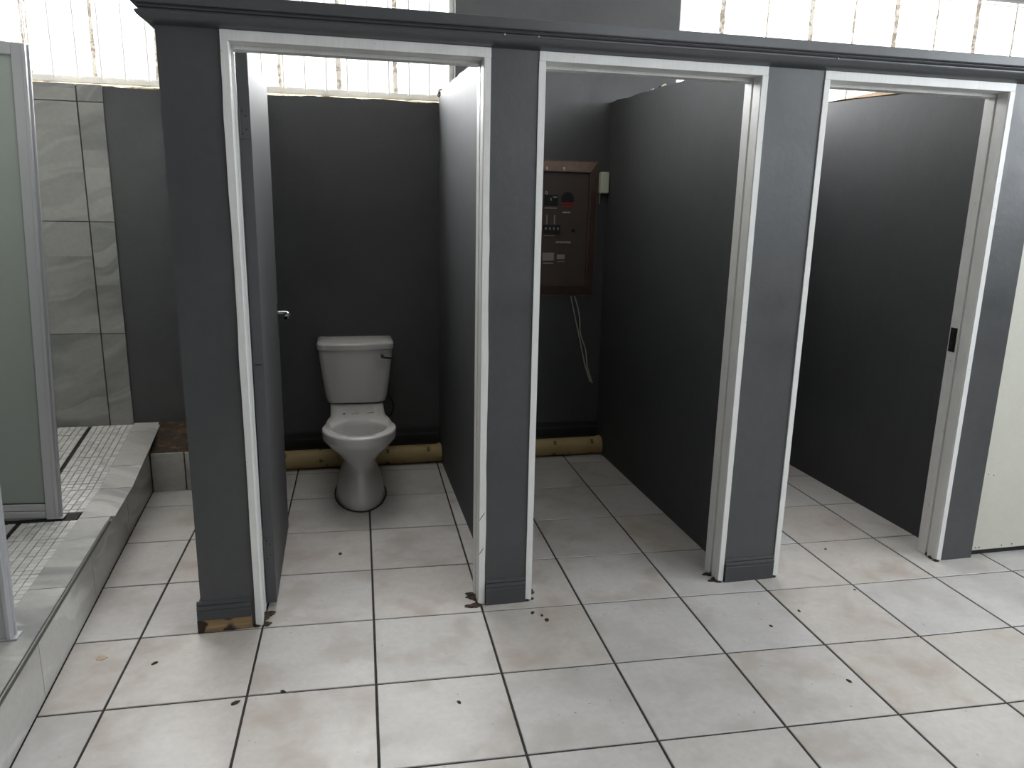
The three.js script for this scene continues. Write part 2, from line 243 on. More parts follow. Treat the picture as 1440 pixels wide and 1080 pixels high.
{
  const w = structure('window_3', 'wide white-framed window in the side wall', 'window'), x = RIGHT + 0.1, [z0, z1, y0, y1] = SIDE;
  part('frame', [bx(x - 0.02, x + 0.02, y0, y0 + 0.04, z0, z1), bx(x - 0.02, x + 0.02, y1 - 0.04, y1, z0, z1), bx(x - 0.02, x + 0.02, y0 + 0.04, y1 - 0.04, z0, z0 + 0.04), bx(x - 0.02, x + 0.02, y0 + 0.04, y1 - 0.04, z1 - 0.04, z1)], whitePaint, w);
  const c = 4; for (let i = 0; i < c; i++) { const a = z0 + 0.04 + (z1 - z0 - 0.08) * i / c, b = z0 + 0.04 + (z1 - z0 - 0.08) * (i + 1) / c; part('pane', bx(x + 0.002, x + 0.006, y0 + 0.04, y1 - 0.04, a, b - 0.015, 0), clear, w); if (i < c - 1) part('mullion', bx(x - 0.018, x + 0.018, y0 + 0.04, y1 - 0.04, b - 0.015, b), whitePaint, w); }
}

{
  const w = structure('window_4', 'high white-framed window in the wall opposite the stalls', 'window'), z = FRONT + 0.1, [x0, x1, y0, y1] = FAR;
  part('frame', [bx(x0, x1, y0, y0 + 0.04, z - 0.02, z + 0.02), bx(x0, x1, y1 - 0.04, y1, z - 0.02, z + 0.02), bx(x0, x0 + 0.04, y0 + 0.04, y1 - 0.04, z - 0.02, z + 0.02), bx(x1 - 0.04, x1, y0 + 0.04, y1 - 0.04, z - 0.02, z + 0.02)], whitePaint, w);
  const c = 4; for (let i = 0; i < c; i++) { const a = x0 + 0.04 + (x1 - x0 - 0.08) * i / c, b = x0 + 0.04 + (x1 - x0 - 0.08) * (i + 1) / c; part('pane', bx(a, b - 0.015, y0 + 0.04, y1 - 0.04, z + 0.002, z + 0.006, 0), clear, w); if (i < c - 1) part('mullion', bx(b - 0.015, b, y0 + 0.04, y1 - 0.04, z - 0.018, z + 0.018), whitePaint, w); }
}

// ---------------------------------------------------------------- stall front wall with its piers and cornice
const FR = [[-0.003, 0.848], [1.013, 1.869], [2.1, 2.945]], PIERS = [[-0.187, -0.003], [0.848, 1.013], [1.869, 2.1], [2.945, 3.112]];
const front = structure('wall_stalls', 'grey plastered piers and moulded cornice framing the stall doorways', 'wall');
for (const [a, b] of PIERS) { const g = new THREE.BoxGeometry(b - a, 2.04, 0.105, 4, 30, 1).translate((a + b) / 2, 1.02, -0.0525); part('pier', metricUV(g), gPaint, front); }
part('beam', bx(-0.187, RIGHT - 0.001, 2.04, 2.08, -0.105, 0, 0), gPaint, front);
part('pier', bx(4.0, RIGHT - 0.001, 0, 2.04, -0.105, 0, 0), gPaint, front);
{ // cornice: moulded profile swept along the front and returned round the free end
  const prof = [[0, 2.03], [0.008, 2.031], [0.02, 2.035], [0.032, 2.042], [0.041, 2.05], [0.045, 2.058], [0.043, 2.062], [0.036, 2.064], [0.036, 2.068], [0.042, 2.071], [0.044, 2.074], [0.04, 2.077], [0.04, 2.079], [0.052, 2.0805], [0.055, 2.084], [0.055, 2.113], [0.053, 2.115], [0, 2.115]], P = [], x1 = RIGHT - 0.001, xa = -0.187;
  const quad = (a, b, c, d) => P.push(...a, ...b, ...c, ...a, ...c, ...d);
  for (let k = 0; k + 1 < prof.length; k++) { const [o0, y0] = prof[k], [o1, y1] = prof[k + 1];
    quad([xa - o0, y0, o0], [x1, y0, o0], [x1, y1, o1], [xa - o1, y1, o1]);
    quad([xa - o0, y0, -0.105], [xa - o0, y0, o0], [xa - o1, y1, o1], [xa - o1, y1, -0.105]); }
  for (let k = 1; k + 1 < prof.length; k++) { const a = prof[0], b = prof[k], c = prof[k + 1]; P.push(xa - a[0], a[1], -0.105, xa - b[0], b[1], -0.105, xa - c[0], c[1], -0.105); }
  const o = new THREE.BufferGeometry(); o.setAttribute('position', new THREE.Float32BufferAttribute(P, 3)); o.computeVertexNormals();
  part('cornice', [metricUV(toCreasedNormals(o, 0.7)), bx(xa, x1, 2.0805, 2.115, -0.105, 0, 0)], gEnamel, front);
  for (const [x, y] of [[0.885, 2.066], [1.0, 2.066], [2.122, 2.066]]) { const g = new THREE.SphereGeometry(0.0035, 10, 6); g.translate(x, y, 0.037); part('screw_head', metricUV(g), labelWhite, front); }
}
const skProf = [[0, 0], [0.013, 0], [0.013, 0.066], [0.011, 0.071], [0.014, 0.077], [0.013, 0.083], [0.006, 0.089], [0.009, 0.095], [0.006, 0.103], [0, 0.106]];
const skirts = [['baseboard_left', 0, 'dark grey skirting with a split raw-wood foot on the end pier'], ['baseboard_middle', 1, 'grey moulded skirting on the pier between toilet stall and electrical stall'], ['baseboard_right', 2, 'grey moulded skirting on the pier beside the empty stall']];
for (const [n, k, l] of skirts) {
  const b = structure(n, l, 'baseboard'), [x0, x1] = PIERS[k];
  if (k) part('moulding', skirtAlongX(x0 + 0.004, x1 - 0.004, 0.0005, skProf.map(([z, y]) => [z, y * 0.98])), gGloss, b);
  else {
    const up = skProf.map(([z, y]) => [z, Math.max(y, 0.036)]).filter((p, i, a) => !i || p[0] !== a[i - 1][0] || p[1] !== a[i - 1][1]); up[0] = [0, 0.036];
    part('moulding', skirtAlongX(x0 - 0.013, x1 - 0.014, 0.0005, up.map(([z, y]) => [z, y + 0.012])), gGloss, b);
    const gs = skirtAlongX(0, 0.105, 0, up.map(([z, y]) => [z, y + 0.012])); gs.rotateY(-Math.PI / 2); gs.translate(x0 - 0.0005, 0, -0.105); part('moulding', gs, gGloss, b);
    part('raw_foot', [mullionish(x0 - 0.014, x1 - 0.012)], rawWood, b, 'raw splintered wood where the paint is gone');
  }
}
function mullionish(x0, x1) { const g = new THREE.BoxGeometry(x1 - x0, 0.047, 0.016, 20, 4, 1).translate((x0 + x1) / 2, 0.0235, 0.0085), p = g.attributes.position; for (let i = 0; i < p.count; i++) if (p.getZ(i) > 0.01) p.setZ(i, p.getZ(i) - 0.007 * fbm(p.getX(i) * 60, p.getY(i) * 90, 1e6, 8, 3)); g.computeVertexNormals(); return metricUV(g, 0.155, 0.03); }

// ---------------------------------------------------------------- pressed steel door frames
function wavyJamb(x0, x1, y0, y1, z, amp, k, outerLeft) {   // white painted face with a brush-cut uneven outer edge
  const s = new THREE.Shape(), n = 60, e = (y) => amp * (fbm(y * 3.1 + k * 17, k * 5.3, 1e6, 61, 4) - 0.5) * 2;
  if (outerLeft) { s.moveTo(x1, y0); s.lineTo(x1, y1); for (let i = 0; i <= n; i++) { const y = y1 + (y0 - y1) * i / n; s.lineTo(x0 + e(y), y); } }
  else { s.moveTo(x0, y1); s.lineTo(x0, y0); for (let i = 0; i <= n; i++) { const y = y0 + (y1 - y0) * i / n; s.lineTo(x1 + e(y), y); } }
  const g = prism(s, 0.0035); g.translate(0, 0, z); return g;
}
const frameLabels = ['white steel door frame of the toilet stall with rusted feet', 'white steel door frame of the stall with the electrical board', 'white steel door frame of the empty stall by the cream panel'];
FR.forEach(([a, b], k) => {
  const f = structure('trim_' + (k + 1), frameLabels[k], 'door frame'), fw = 0.023, hi = 2.03, un = 1.998, gap = 0.009, amp = [0.006, 0.0022, 0.0018][k];
  const prof = (s) => [[0, 0.002], [fw, 0.002], [fw + 0.002, 0], [fw + 0.002, -0.05], [fw - 0.007, -0.05], [fw - 0.007, -0.062], [fw + 0.003, -0.062], [fw + 0.003, -0.112], [0.0, -0.112]].map(([x, z]) => [s * x, z]);
  for (const s of [1, -1]) {
    const sh = poly(s > 0 ? prof(1).map(([x, z]) => [x, -z]) : prof(-1).map(([x, z]) => [x, -z]).reverse());
    const g = metricUV(new THREE.ExtrudeGeometry(sh, { depth: un - 0.001, bevelEnabled: false })); g.rotateX(-Math.PI / 2); const p = g.attributes.position;   // (x, -z) plane, up along y
    g.translate(s > 0 ? a : b, 0.001, 0);
    for (let i = 0; i < p.count; i++) p.setZ(i, p.getZ(i)); const gg = metricUV(g);
    part('jamb', [gg, wavyJamb(s > 0 ? a : b - fw, s > 0 ? a + fw : b, 0.004, un, 0.0022, amp, k * 2 + (s > 0 ? 1 : 0), s > 0)], whitePaint, f);
    part('rust', [0, 1, 2].map((q) => lump(0.012 + 0.006 * q, k * 9 + q, 0.6).translate((s > 0 ? a + 0.012 : b - 0.012) + (q - 1) * 0.008, 0.0005, -0.012 - q * 0.028 + 0.012)), dirtDark, f, 'rust and dirt crumbling at the foot');
    const n = [[4, 7], [2, 5], [6, 0]][k][s > 0 ? 0 : 1], e = s > 0 ? a : b; if (n) part('dirt', Array.from({ length: n }, (_, q) => lump(rr(0.008, 0.02), k * 31 + q + s * 7 + 90, 0.16).scale(rr(0.8, 1.5), 1, rr(0.6, 1.1)).translate(e + s * rr(0.022, 0.05), 0.0003, rr(-0.1, 0.008))), dirtDark, f, 'brown dirt caked on the tiles at the foot');
  }
  part('head', [bx(a, b, un, hi, -0.112, 0.0055, 0.002), bx(a + fw, b - fw, un - 0.012, un, -0.112, -0.062, 0.001)], whitePaint, f);
  void gap;
  if (k === 2) { part('strike_plate', [bx(b - fw - 0.0065, b - fw - 0.003, 0.945, 1.05, -0.105, -0.07, 0.001)], darkMetal, f, 'dark steel lock strike plate'); part('latch_hole', [bx(b - fw - 0.0085, b - fw - 0.0062, 0.96, 0.985, -0.098, -0.078, 0.0005), bx(b - fw - 0.0085, b - fw - 0.0062, 1.005, 1.035, -0.098, -0.078, 0.0005)], nearBlack, f); }
  if (k === 0) for (const [y, n] of [[0.36, 5], [0.22, 4]]) for (let i = 0; i < n; i++) { const g = new THREE.BoxGeometry(0.0015, 0.014, 0.0006); g.rotateZ(-0.5); g.translate(b - fw + 0.003 + i * 0.0035, y + i * 0.005, 0.0062); part('scratch', metricUV(g), nearBlack, f); }
});

// ---------------------------------------------------------------- stall partitions
const riseAll = (z) => -0.02 + 0.05 * (-(z + 0.1) / 1.7);
function partition(name, x0, x1, label, k, rise = riseAll) {
  const w = structure(name, label, 'partition wall');
  part('panel', wallGrid(x0, x1, 0, 2.11, BACK + 0.0005, -0.1055, (x, z) => rise(z) + 0.006 * (fbm(z * 14, k * 4.4 + x, 1e6, 71, 3) - 0.5) * 2), gGloss, w);
  return w;
}
const riseEnd = (z) => -0.026 + 0.011 * sstep(0.45, 0.8, -z) + 0.034 * sstep(0.7, 1.4, -z);
partition('wall_stall_left', -0.16, -0.062, 'grey partition behind the open door of the toilet stall', 1);
const pm = partition('wall_stall_middle', 0.908, 0.986, 'grey partition between toilet stall and electrical stall', 2);
const p2 = partition('wall_stall_right', 1.93, 2.03, 'grey partition between electrical stall and empty stall', 3);
partition('wall_stall_end', 3.03, 3.108, 'grey partition of the empty stall with a tan board on top', 4, riseEnd);
part('mortar_lump', lump(0.03, 3, 1.1).translate(0.925, 2.115, -1.79), rubble, pm); 
for (const [z, q] of [[-1.25, 4], [-1.15, 5], [-1.1, 6]]) part('mortar_lump', lump(0.012, q, 1).translate(1.945, 2.118, z), q === 5 ? dirtDark : plasterEdge, p2);
{ // loose tan board, wedge shaped, on the end partition
  const s = poly([...[0.3, 0.45, 0.6, 0.75, 0.9, 1.05, 1.2, 1.4].map((z) => [z, 2.114 + riseEnd(-z)]), [1.4, 2.1285], [0.3, 2.1265]]), g = prism(s, 0.07); g.rotateY(Math.PI / 2); g.translate(3.035, 0.004, 0);
  const o = part('wood_strip', metricUV(g), tanBoard, scene); o.userData = { label: 'thin tan board lying along the top of the empty stall\'s partition', category: 'board' };
}

// ---------------------------------------------------------------- open door of the toilet stall
{
  const d = structure('door_1', 'grey door swung open against the toilet stall\'s left side', 'door'); d.position.set(0.024, 0, -0.125);
  d.rotation.y = -0.0; const th = 0.038, W = 0.73;
  part('leaf', [bx(0, th, 0.02, 2.0, -W, 0, 0.002)], gDoor, d);
  for (const y of [1.72, 0.19]) {
    part('hinge', [bx(0.004, th - 0.006, y, y + 0.1, -0.0005, 0.0025, 0.001), bx(0.0, 0.007, y, y + 0.1, 0.0025, 0.009, 0.002)], gDoor, d);
    for (const [dx, dy] of [[0.012, 0.015], [0.024, 0.03], [0.024, 0.072], [0.012, 0.088]]) { const g = cyl(0.0028, 0.0028, 0.002, 8); g.rotateX(Math.PI / 2); g.translate(dx, y + dy, 0.0028); part('screw_head', g, nearBlack, d); }
  }
  part('notch', [bx(0.008, 0.03, 0.95, 0.954, -0.0002, 0.0008, 0)], nearBlack, d);
  const lock = part('lock_plate', [bx(th, th + 0.0025, 0.93, 1.085, -W + 0.02, -W + 0.055, 0.001)], chrome, d, 'worn chrome lock plate');
  part('handle', [tube([[th + 0.002, 1.045, -W + 0.038], [th + 0.035, 1.045, -W + 0.038], [th + 0.047, 1.04, -W + 0.045], [th + 0.044, 1.036, -W + 0.09], [th + 0.041, 1.034, -W + 0.13]], 0.0075, 30, 10)], chrome, lock, 'chrome lever handle');
  part('keyhole', [bx(th + 0.0024, th + 0.0034, 0.965, 0.985, -W + 0.034, -W + 0.041, 0.0005)], nearBlack, lock);
  part('worn_edge', mullionish(0.001, 0.033).translate(0, 0.002, -0.0155).scale(1, 0.55, 1).translate(0, 0.02, 0), rubble, d, 'frayed rotten bottom corner');
}

// ---------------------------------------------------------------- toilet
{
  const t = thing('toilet', 'white close-coupled toilet without a seat against the dark wall', 'toilet', [0.41, 0, -1.2]);   // local z: 0 at z = -1.2
  const N = 72, sup = (c, e) => Math.sign(c) * Math.pow(Math.abs(c), e);
  // ring by angle: 0 faces front (+z)
  const egg = (hw, zf, zb, e = 1) => { const r = [], zc = (zf + zb) / 2, hz = (zf - zb) / 2; for (let i = 0; i < N; i++) { const a = i / N * Math.PI * 2; r.push([hw * sup(Math.sin(a), e), zc + hz * sup(Math.cos(a), e)]); } return r; };
  // deck outline: egg in front, tongue under the cistern behind
  const rimCtl = []; for (let i = 0; i <= 12; i++) { const a = i / 12 * Math.PI * 0.62; rimCtl.push([0.188 * Math.sin(a), 0.02 + (a < Math.PI / 2 ? 0.222 : 0.2) * Math.cos(a)]); }
  const half = [...rimCtl, [0.163, -0.15], [0.15, -0.21], [0.148, -0.3], [0.15, -0.44], [0.15, -0.6], [0.1, -0.61], [0, -0.61]];
  const full = [...half, ...half.slice(1, -1).reverse().map(([x, z]) => [-x, z])];
  const curve = new THREE.CatmullRomCurve3(full.map(([x, z]) => new THREE.Vector3(x, 0, z)), true, 'centripetal');
  // resample by angle about (0, -0.05)
  const dense = curve.getSpacedPoints(900), rim = []; for (let i = 0; i < N; i++) { const a = i / N * Math.PI * 2; let best = null, bd = 9; for (const q of dense) { let d = Math.abs(Math.atan2(q.x, q.z + 0.12) - (a > Math.PI ? a - 2 * Math.PI : a)); if (d > Math.PI) d = 2 * Math.PI - d; if (d < bd) { bd = d; best = q; } } rim.push([best.x, best.z]); }
  const sc = (r, f, g = f, zc = 0) => r.map(([x, z]) => [x * f, zc + (z - zc) * g]), bl = (a, b, k) => a.map((p, i) => [p[0] + (b[i][0] - p[0]) * k, p[1] + (b[i][1] - p[1]) * k]);
  const low = egg(0.105, 0.115, -0.36);
  const outer = [[0, egg(0.126, 0.178, -0.36)], [0.012, egg(0.127, 0.18, -0.36)], [0.05, egg(0.125, 0.172, -0.36)], [0.085, egg(0.118, 0.15, -0.36)], [0.12, egg(0.104, 0.115, -0.365)], [0.155, egg(0.09, 0.09, -0.37)], [0.18, egg(0.086, 0.084, -0.38)], [0.205, egg(0.089, 0.088, -0.4)], [0.24, bl(egg(0.105, 0.11, -0.4), sc(rim, 0.6), 0.35)], [0.28, bl(egg(0.127, 0.145, -0.42), sc(rim, 0.76), 0.5)], [0.315, sc(rim, 0.83, 0.84)], [0.338, sc(rim, 0.92, 0.93)], [0.352, sc(rim, 0.985, 0.988)], [0.362, rim], [0.392, sc(rim, 1.0)], [0.4, sc(rim, 0.988)], [0.404, sc(rim, 0.96)]];
  void low;
  const hole = egg(0.139, 0.193, -0.112, 1);
  const inner = [[0.405, bl(hole, sc(rim, 0.96), 0.1)], [0.402, hole], [0.393, egg(0.134, 0.186, -0.106)], [0.375, egg(0.128, 0.178, -0.1)], [0.33, egg(0.118, 0.15, -0.1)], [0.28, egg(0.098, 0.11, -0.1)], [0.22, egg(0.07, 0.06, -0.1)], [0.19, egg(0.045, 0.02, -0.1)], [0.17, egg(0.002, -0.04, -0.045)]];
  const rings = [...outer, ...inner], P = [], I = [];
  rings.forEach(([y, r]) => r.forEach(([x, z]) => P.push(x, y, z)));
  for (let k = 0; k + 1 < rings.length; k++) for (let i = 0; i < N; i++) { const a = k * N + i, b = k * N + (i + 1) % N, c = a + N, d = b + N; I.push(a, b, d, a, d, c); }
  const g = new THREE.BufferGeometry(); g.setAttribute('position', new THREE.Float32BufferAttribute(P, 3)); g.setIndex(I); g.computeVertexNormals();
  part('bowl', metricUV(toCreasedNormals(g, 0.9)), porcelain, t);
  const wg = new THREE.CircleGeometry(0.066, 32); wg.rotateX(-Math.PI / 2); wg.scale(1, 1, 1.15); wg.translate(0, 0.222, -0.022); part('water', metricUV(wg), phys({ color: 0xdfe3e0, roughness: 0.03, transmission: 0.9, thickness: 0.02, ior: 1.33 }), t, 'still water in the bowl');
  // cistern: bowed front, tapering down
  const ring = (hw, zb, zf, bow) => { const r = [], m = 16, k = 8, cr = 0.045, f = (x) => zf + bow * (1 - (x / hw) ** 2) - bow * 0.25; r.push([-hw, zb]); for (let i = 0; i <= k; i++) { const a = Math.PI * (1 - i / k / 2), x = -hw + cr + cr * Math.cos(a); r.push([x, f(-hw + cr) - cr + cr * Math.sin(a)]); } for (let i = 1; i < m; i++) { const x = -hw + cr + (2 * hw - 2 * cr) * i / m; r.push([x, f(x)]); } for (let i = 0; i <= k; i++) { const a = Math.PI / 2 * (1 - i / k), x = hw - cr + cr * Math.cos(a); r.push([x, f(hw - cr) - cr + cr * Math.sin(a)]); } r.push([hw, zb]); return r; };
  function loft(rs, cap0, cap1) { const n = rs[0][1].length, p = [], ix = []; rs.forEach(([y, r]) => r.forEach(([x, z]) => p.push(x, y, z))); for (let k = 0; k + 1 < rs.length; k++) for (let i = 0; i < n; i++) { const a = k * n + i, b = k * n + (i + 1) % n; ix.push(a, b, b + n, a, b + n, a + n); } const cap = (k, f) => { const c = p.length / 3, r = rs[k][1]; p.push(0, rs[k][0], r.reduce((s, q) => s + q[1], 0) / n); for (let i = 0; i < n; i++) f ? ix.push(c, k * n + i, k * n + (i + 1) % n) : ix.push(c, k * n + (i + 1) % n, k * n + i); }; if (cap0) cap(0, false); if (cap1) cap(rs.length - 1, true); const q = new THREE.BufferGeometry(); q.setAttribute('position', new THREE.Float32BufferAttribute(p, 3)); q.setIndex(ix); q.computeVertexNormals(); return metricUV(toCreasedNormals(q, 0.7)); }
  const zB = -0.622;
  part('cistern', loft([[0.408, ring(0.155, zB, -0.455, 0.012)], [0.414, ring(0.166, zB, -0.445, 0.014)], [0.45, ring(0.175, zB, -0.438, 0.018)], [0.56, ring(0.19, zB, -0.428, 0.022)], [0.68, ring(0.203, zB, -0.42, 0.024)], [0.723, ring(0.207, zB, -0.418, 0.024)]], true, true), porcelain, t);
  part('lid', loft([[0.726, ring(0.204, zB, -0.422, 0.03)], [0.728, ring(0.212, zB - 0.002, -0.408, 0.036)], [0.756, ring(0.213, zB - 0.002, -0.405, 0.036)], [0.766, ring(0.209, zB, -0.411, 0.035)], [0.772, ring(0.19, zB + 0.01, -0.44, 0.022)], [0.775, ring(0.12, zB + 0.05, -0.5, 0.01)]], true, true), porcelain, t);
  const lev = part('flush_lever', [tube([[0.142, 0.69, -0.388], [0.142, 0.69, -0.368], [0.155, 0.688, -0.362], [0.18, 0.684, -0.367], [0.205, 0.682, -0.372]], 0.006, 24, 8)], darkMetal, t, 'tarnished metal flush lever');
  const kn = cyl(0.0135, 0.0125, 0.012, 20); kn.rotateX(Math.PI / 2); kn.translate(0.142, 0.69, -0.392); part('knob', kn, chrome, lev);
  part('hinge_hole', [cyl(0.008, 0.008, 0.002, 16).translate(-0.075, 0.4052, -0.235)], nearBlack, t);
  part('hinge_plug', [bx(-0.035, 0.005, 0.403, 0.41, -0.235, -0.222, 0.003), bx(-0.025, 0.0, 0.403, 0.409, -0.26, -0.25, 0.003)], labelWhite, t);
  part('hinge_plug', [bx(0.045, 0.085, 0.403, 0.413, -0.245, -0.228, 0.004)], boxWhite, t, 'yellowed plastic hinge remnant');
  part('water_hose', [tube([[0.16, 0.44, -0.55], [0.19, 0.42, -0.54], [0.215, 0.36, -0.55], [0.2, 0.3, -0.57], [0.16, 0.27, -0.585]], 0.005, 30, 8)], darkMetal, t, 'thin dark supply hose');
  const sealPts = egg(0.132, 0.186, -0.366).map(([x, z], i) => [x * (1 + 0.03 * hash(i, 3, 3)), 0.003, z * (1 + 0.03 * hash(i, 5, 3))]); part('floor_seal', metricUV(new THREE.TubeGeometry(new THREE.CatmullRomCurve3(sealPts.map((q) => new THREE.Vector3(...q)), true), 120, 0.0038, 6, true)), dirtDark, t, 'dirty blackened seal on the floor');
}

// ---------------------------------------------------------------- pipes
function pipe(x0, x1, label) {
  const t = thing('waste_pipe', label, 'pipe', [x0, 0, -1.74]);
  const g = cyl(0.054, 0.054, x1 - x0, 32); g.rotateZ(Math.PI / 2); g.translate((x1 - x0) / 2, 0.056, 0); part('pipe', g, creamPipe, t);
  for (const x of [0.012, x1 - x0 - 0.012]) { const r = cyl(0.0575, 0.0575, 0.02, 32); r.rotateZ(Math.PI / 2); r.translate(x, 0.0578, 0); part('collar', r, creamPipe, t); }
}
pipe(-0.06, 0.906, 'cream pipe on the floor behind the toilet');
pipe(0.988, 1.928, 'cream pipe on the floor below the electrical board');

// ---------------------------------------------------------------- electrical board, its box and cables
{
  const t = thing('distribution_board', 'brown metal electrical board recessed in a splayed frame on the wall', 'electrical board', [1.66, 1.4, BACK]);
  const W = 0.2, H = 0.395, iw = 0.145, ih = 0.335, quadFrame = (a, b, c, d) => { const g = new THREE.BufferGeometry(); g.setAttribute('position', new THREE.Float32BufferAttribute([...a, ...b, ...c, ...a, ...c, ...d], 3)); g.computeVertexNormals(); return metricUV(g); };
  const zo = 0.007, zi = 0.05;   // the moulded frame slopes from its raised inner edge down to the wall
  part('frame', [quadFrame([-W, H, zo], [-iw, ih, zi], [iw, ih, zi], [W, H, zo]), quadFrame([W, H, zo], [iw, ih, zi], [iw, -ih, zi], [W, -H, zo]), quadFrame([W, -H, zo], [iw, -ih, zi], [-iw, -ih, zi], [-W, -H, zo]), quadFrame([-W, -H, zo], [-iw, -ih, zi], [-iw, ih, zi], [-W, H, zo]),
    bx(-W - 0.006, -W, -H - 0.006, H + 0.006, 0.0005, zo, 0.001), bx(W, W + 0.006, -H - 0.006, H + 0.006, 0.0005, zo, 0.001), bx(-W, W, H, H + 0.006, 0.0005, zo, 0.001), bx(-W, W, -H - 0.006, -H, 0.0005, zo, 0.001), bx(-iw - 0.001, -iw + 0.003, -ih, ih, 0.02, zi, 0.0005), bx(iw - 0.003, iw + 0.001, -ih, ih, 0.02, zi, 0.0005), bx(-iw, iw, ih - 0.003, ih + 0.001, 0.02, zi, 0.0005), bx(-iw, iw, -ih - 0.001, -ih + 0.003, 0.02, zi, 0.0005)], boardBrown, t);
  const dr = part('door', [bx(-iw + 0.004, iw - 0.004, -ih + 0.004, ih - 0.004, 0.0005, 0.038, 0.003)], boardFace, t, 'dark brown front plate');
  const Z0 = 0.038, lab = (n, m, x0, x1, y0, y1, d, l) => part(n, [bx(x0 - 1.66, x1 - 1.66, y0 - 1.4, y1 - 1.4, Z0 - 0.001, Z0 + d, 0.001)], m, dr, l);
  const dome = new THREE.Shape(); dome.moveTo(-0.038, 0); dome.lineTo(0.038, 0); dome.lineTo(0.038, 0.02); dome.absarc(0, 0.02, 0.038, 0, Math.PI, false);
  const dg = prism(dome, 0.003); dg.translate(1.67 - 1.66, 1.56 - 1.4, Z0); part('meter_window', dg, nearBlack, dr, 'black arched meter window');
  lab('red_strip', redStrip, 1.633, 1.71, 1.545, 1.559, 0.004, 'dark red strip'); lab('red_strip', redStrip, 1.642, 1.7, 1.527, 1.537, 0.003, 'dark red strip');
  lab('label_strip', labelWhite, 1.642, 1.69, 1.497, 1.503, 0.002); lab('breaker', nearBlack, 1.53, 1.608, 1.545, 1.6, 0.012); lab('label_strip', labelPale, 1.53, 1.605, 1.52, 1.527, 0.002);
  lab('breaker', nearBlack, 1.525, 1.63, 1.378, 1.425, 0.012);
  for (let i = 0; i < 4; i++) part('switch', [bx(1.532 + i * 0.025 - 1.66, 1.542 + i * 0.025 - 1.66, -0.003, 0.012, Z0 + 0.011, Z0 + 0.02, 0.002)], labelPale, dr);
  part('switch', [bx(-0.085, -0.06, 0.183, 0.19, Z0 + 0.011, Z0 + 0.02, 0.002), bx(-0.1, -0.093, 0.165, 0.182, Z0 + 0.011, Z0 + 0.02, 0.002)], labelPale, dr);
  const ring = new THREE.TorusGeometry(0.007, 0.002, 8, 20); ring.translate(-0.122, 0.21, Z0 + 0.002); part('ring', metricUV(ring), labelWhite, dr);
  lab('label_strip', labelPale, 1.59, 1.598, 1.43, 1.485, 0.002); lab('label_strip', labelPale, 1.542, 1.55, 1.43, 1.485, 0.002); lab('label_strip', labelPale, 1.53, 1.6, 1.36, 1.366, 0.002); lab('label_strip', labelPale, 1.605, 1.7, 1.319, 1.33, 0.002);
  lab('label_plate', labelPale, 1.525, 1.597, 1.215, 1.262, 0.003); lab('label_plate', labelPale, 1.615, 1.665, 1.225, 1.252, 0.003); lab('label_strip', labelPale, 1.53, 1.594, 1.197, 1.203, 0.002); lab('label_strip', labelPale, 1.62, 1.667, 1.208, 1.213, 0.002);
  const kn = cyl(0.009, 0.009, 0.012, 14); kn.rotateX(Math.PI / 2); kn.translate(0.05, -0.005, Z0 + 0.005); part('lock', kn, nearBlack, dr);
  for (const x of [-0.125, -0.02]) part('clip', [bx(x - 0.004, x + 0.004, ih + 0.004, ih + 0.024, 0.034, 0.054, 0.002)], labelWhite, t, 'small white clip');
}
{
  const t = thing('junction_box', 'small off-white plastic box beside the electrical board', 'box', [1.897, 1.675, BACK]);
  part('case', [bx(-0.027, 0.027, -0.06, 0.065, 0.0005, 0.05, 0.008)], boxWhite, t); part('lid_seam', [bx(-0.0275, 0.0275, -0.0605, 0.0655, 0.018, 0.0195, 0.0005)], dirtDark, t);
  part('base_shoe', [bx(-0.022, 0.022, -0.072, -0.06, 0.0005, 0.04, 0.002)], nearBlack, t); part('wire', [tube([[-0.026, -0.03, 0.03], [-0.031, -0.05, 0.05], [-0.0305, -0.09, 0.052], [-0.031, -0.12, 0.052]], 0.0018, 20, 6)], cableWhite, t, 'thin loose white wire');
}
const cableLabel = ['white cable hanging straight below the electrical board', 'white cable bowing outward below the electrical board'];
[[[1.716, 1.0, BACK + 0.03], [1.72, 0.98, BACK + 0.03], [1.755, 0.86, BACK + 0.012], [1.79, 0.73, BACK + 0.011], [1.83, 0.57, BACK + 0.01], [1.872, 0.45, BACK + 0.01]], [[1.738, 1.0, BACK + 0.03], [1.75, 0.97, BACK + 0.03], [1.782, 0.86, BACK + 0.018], [1.79, 0.77, BACK + 0.017], [1.828, 0.66, BACK + 0.02], [1.846, 0.55, BACK + 0.02], [1.882, 0.445, BACK + 0.02]]].forEach((p, k) => { const o = part('cable', [tube(p, 0.0042, 60, 8)], cableWhite, scene); o.userData = { label: cableLabel[k], category: 'cable' }; });

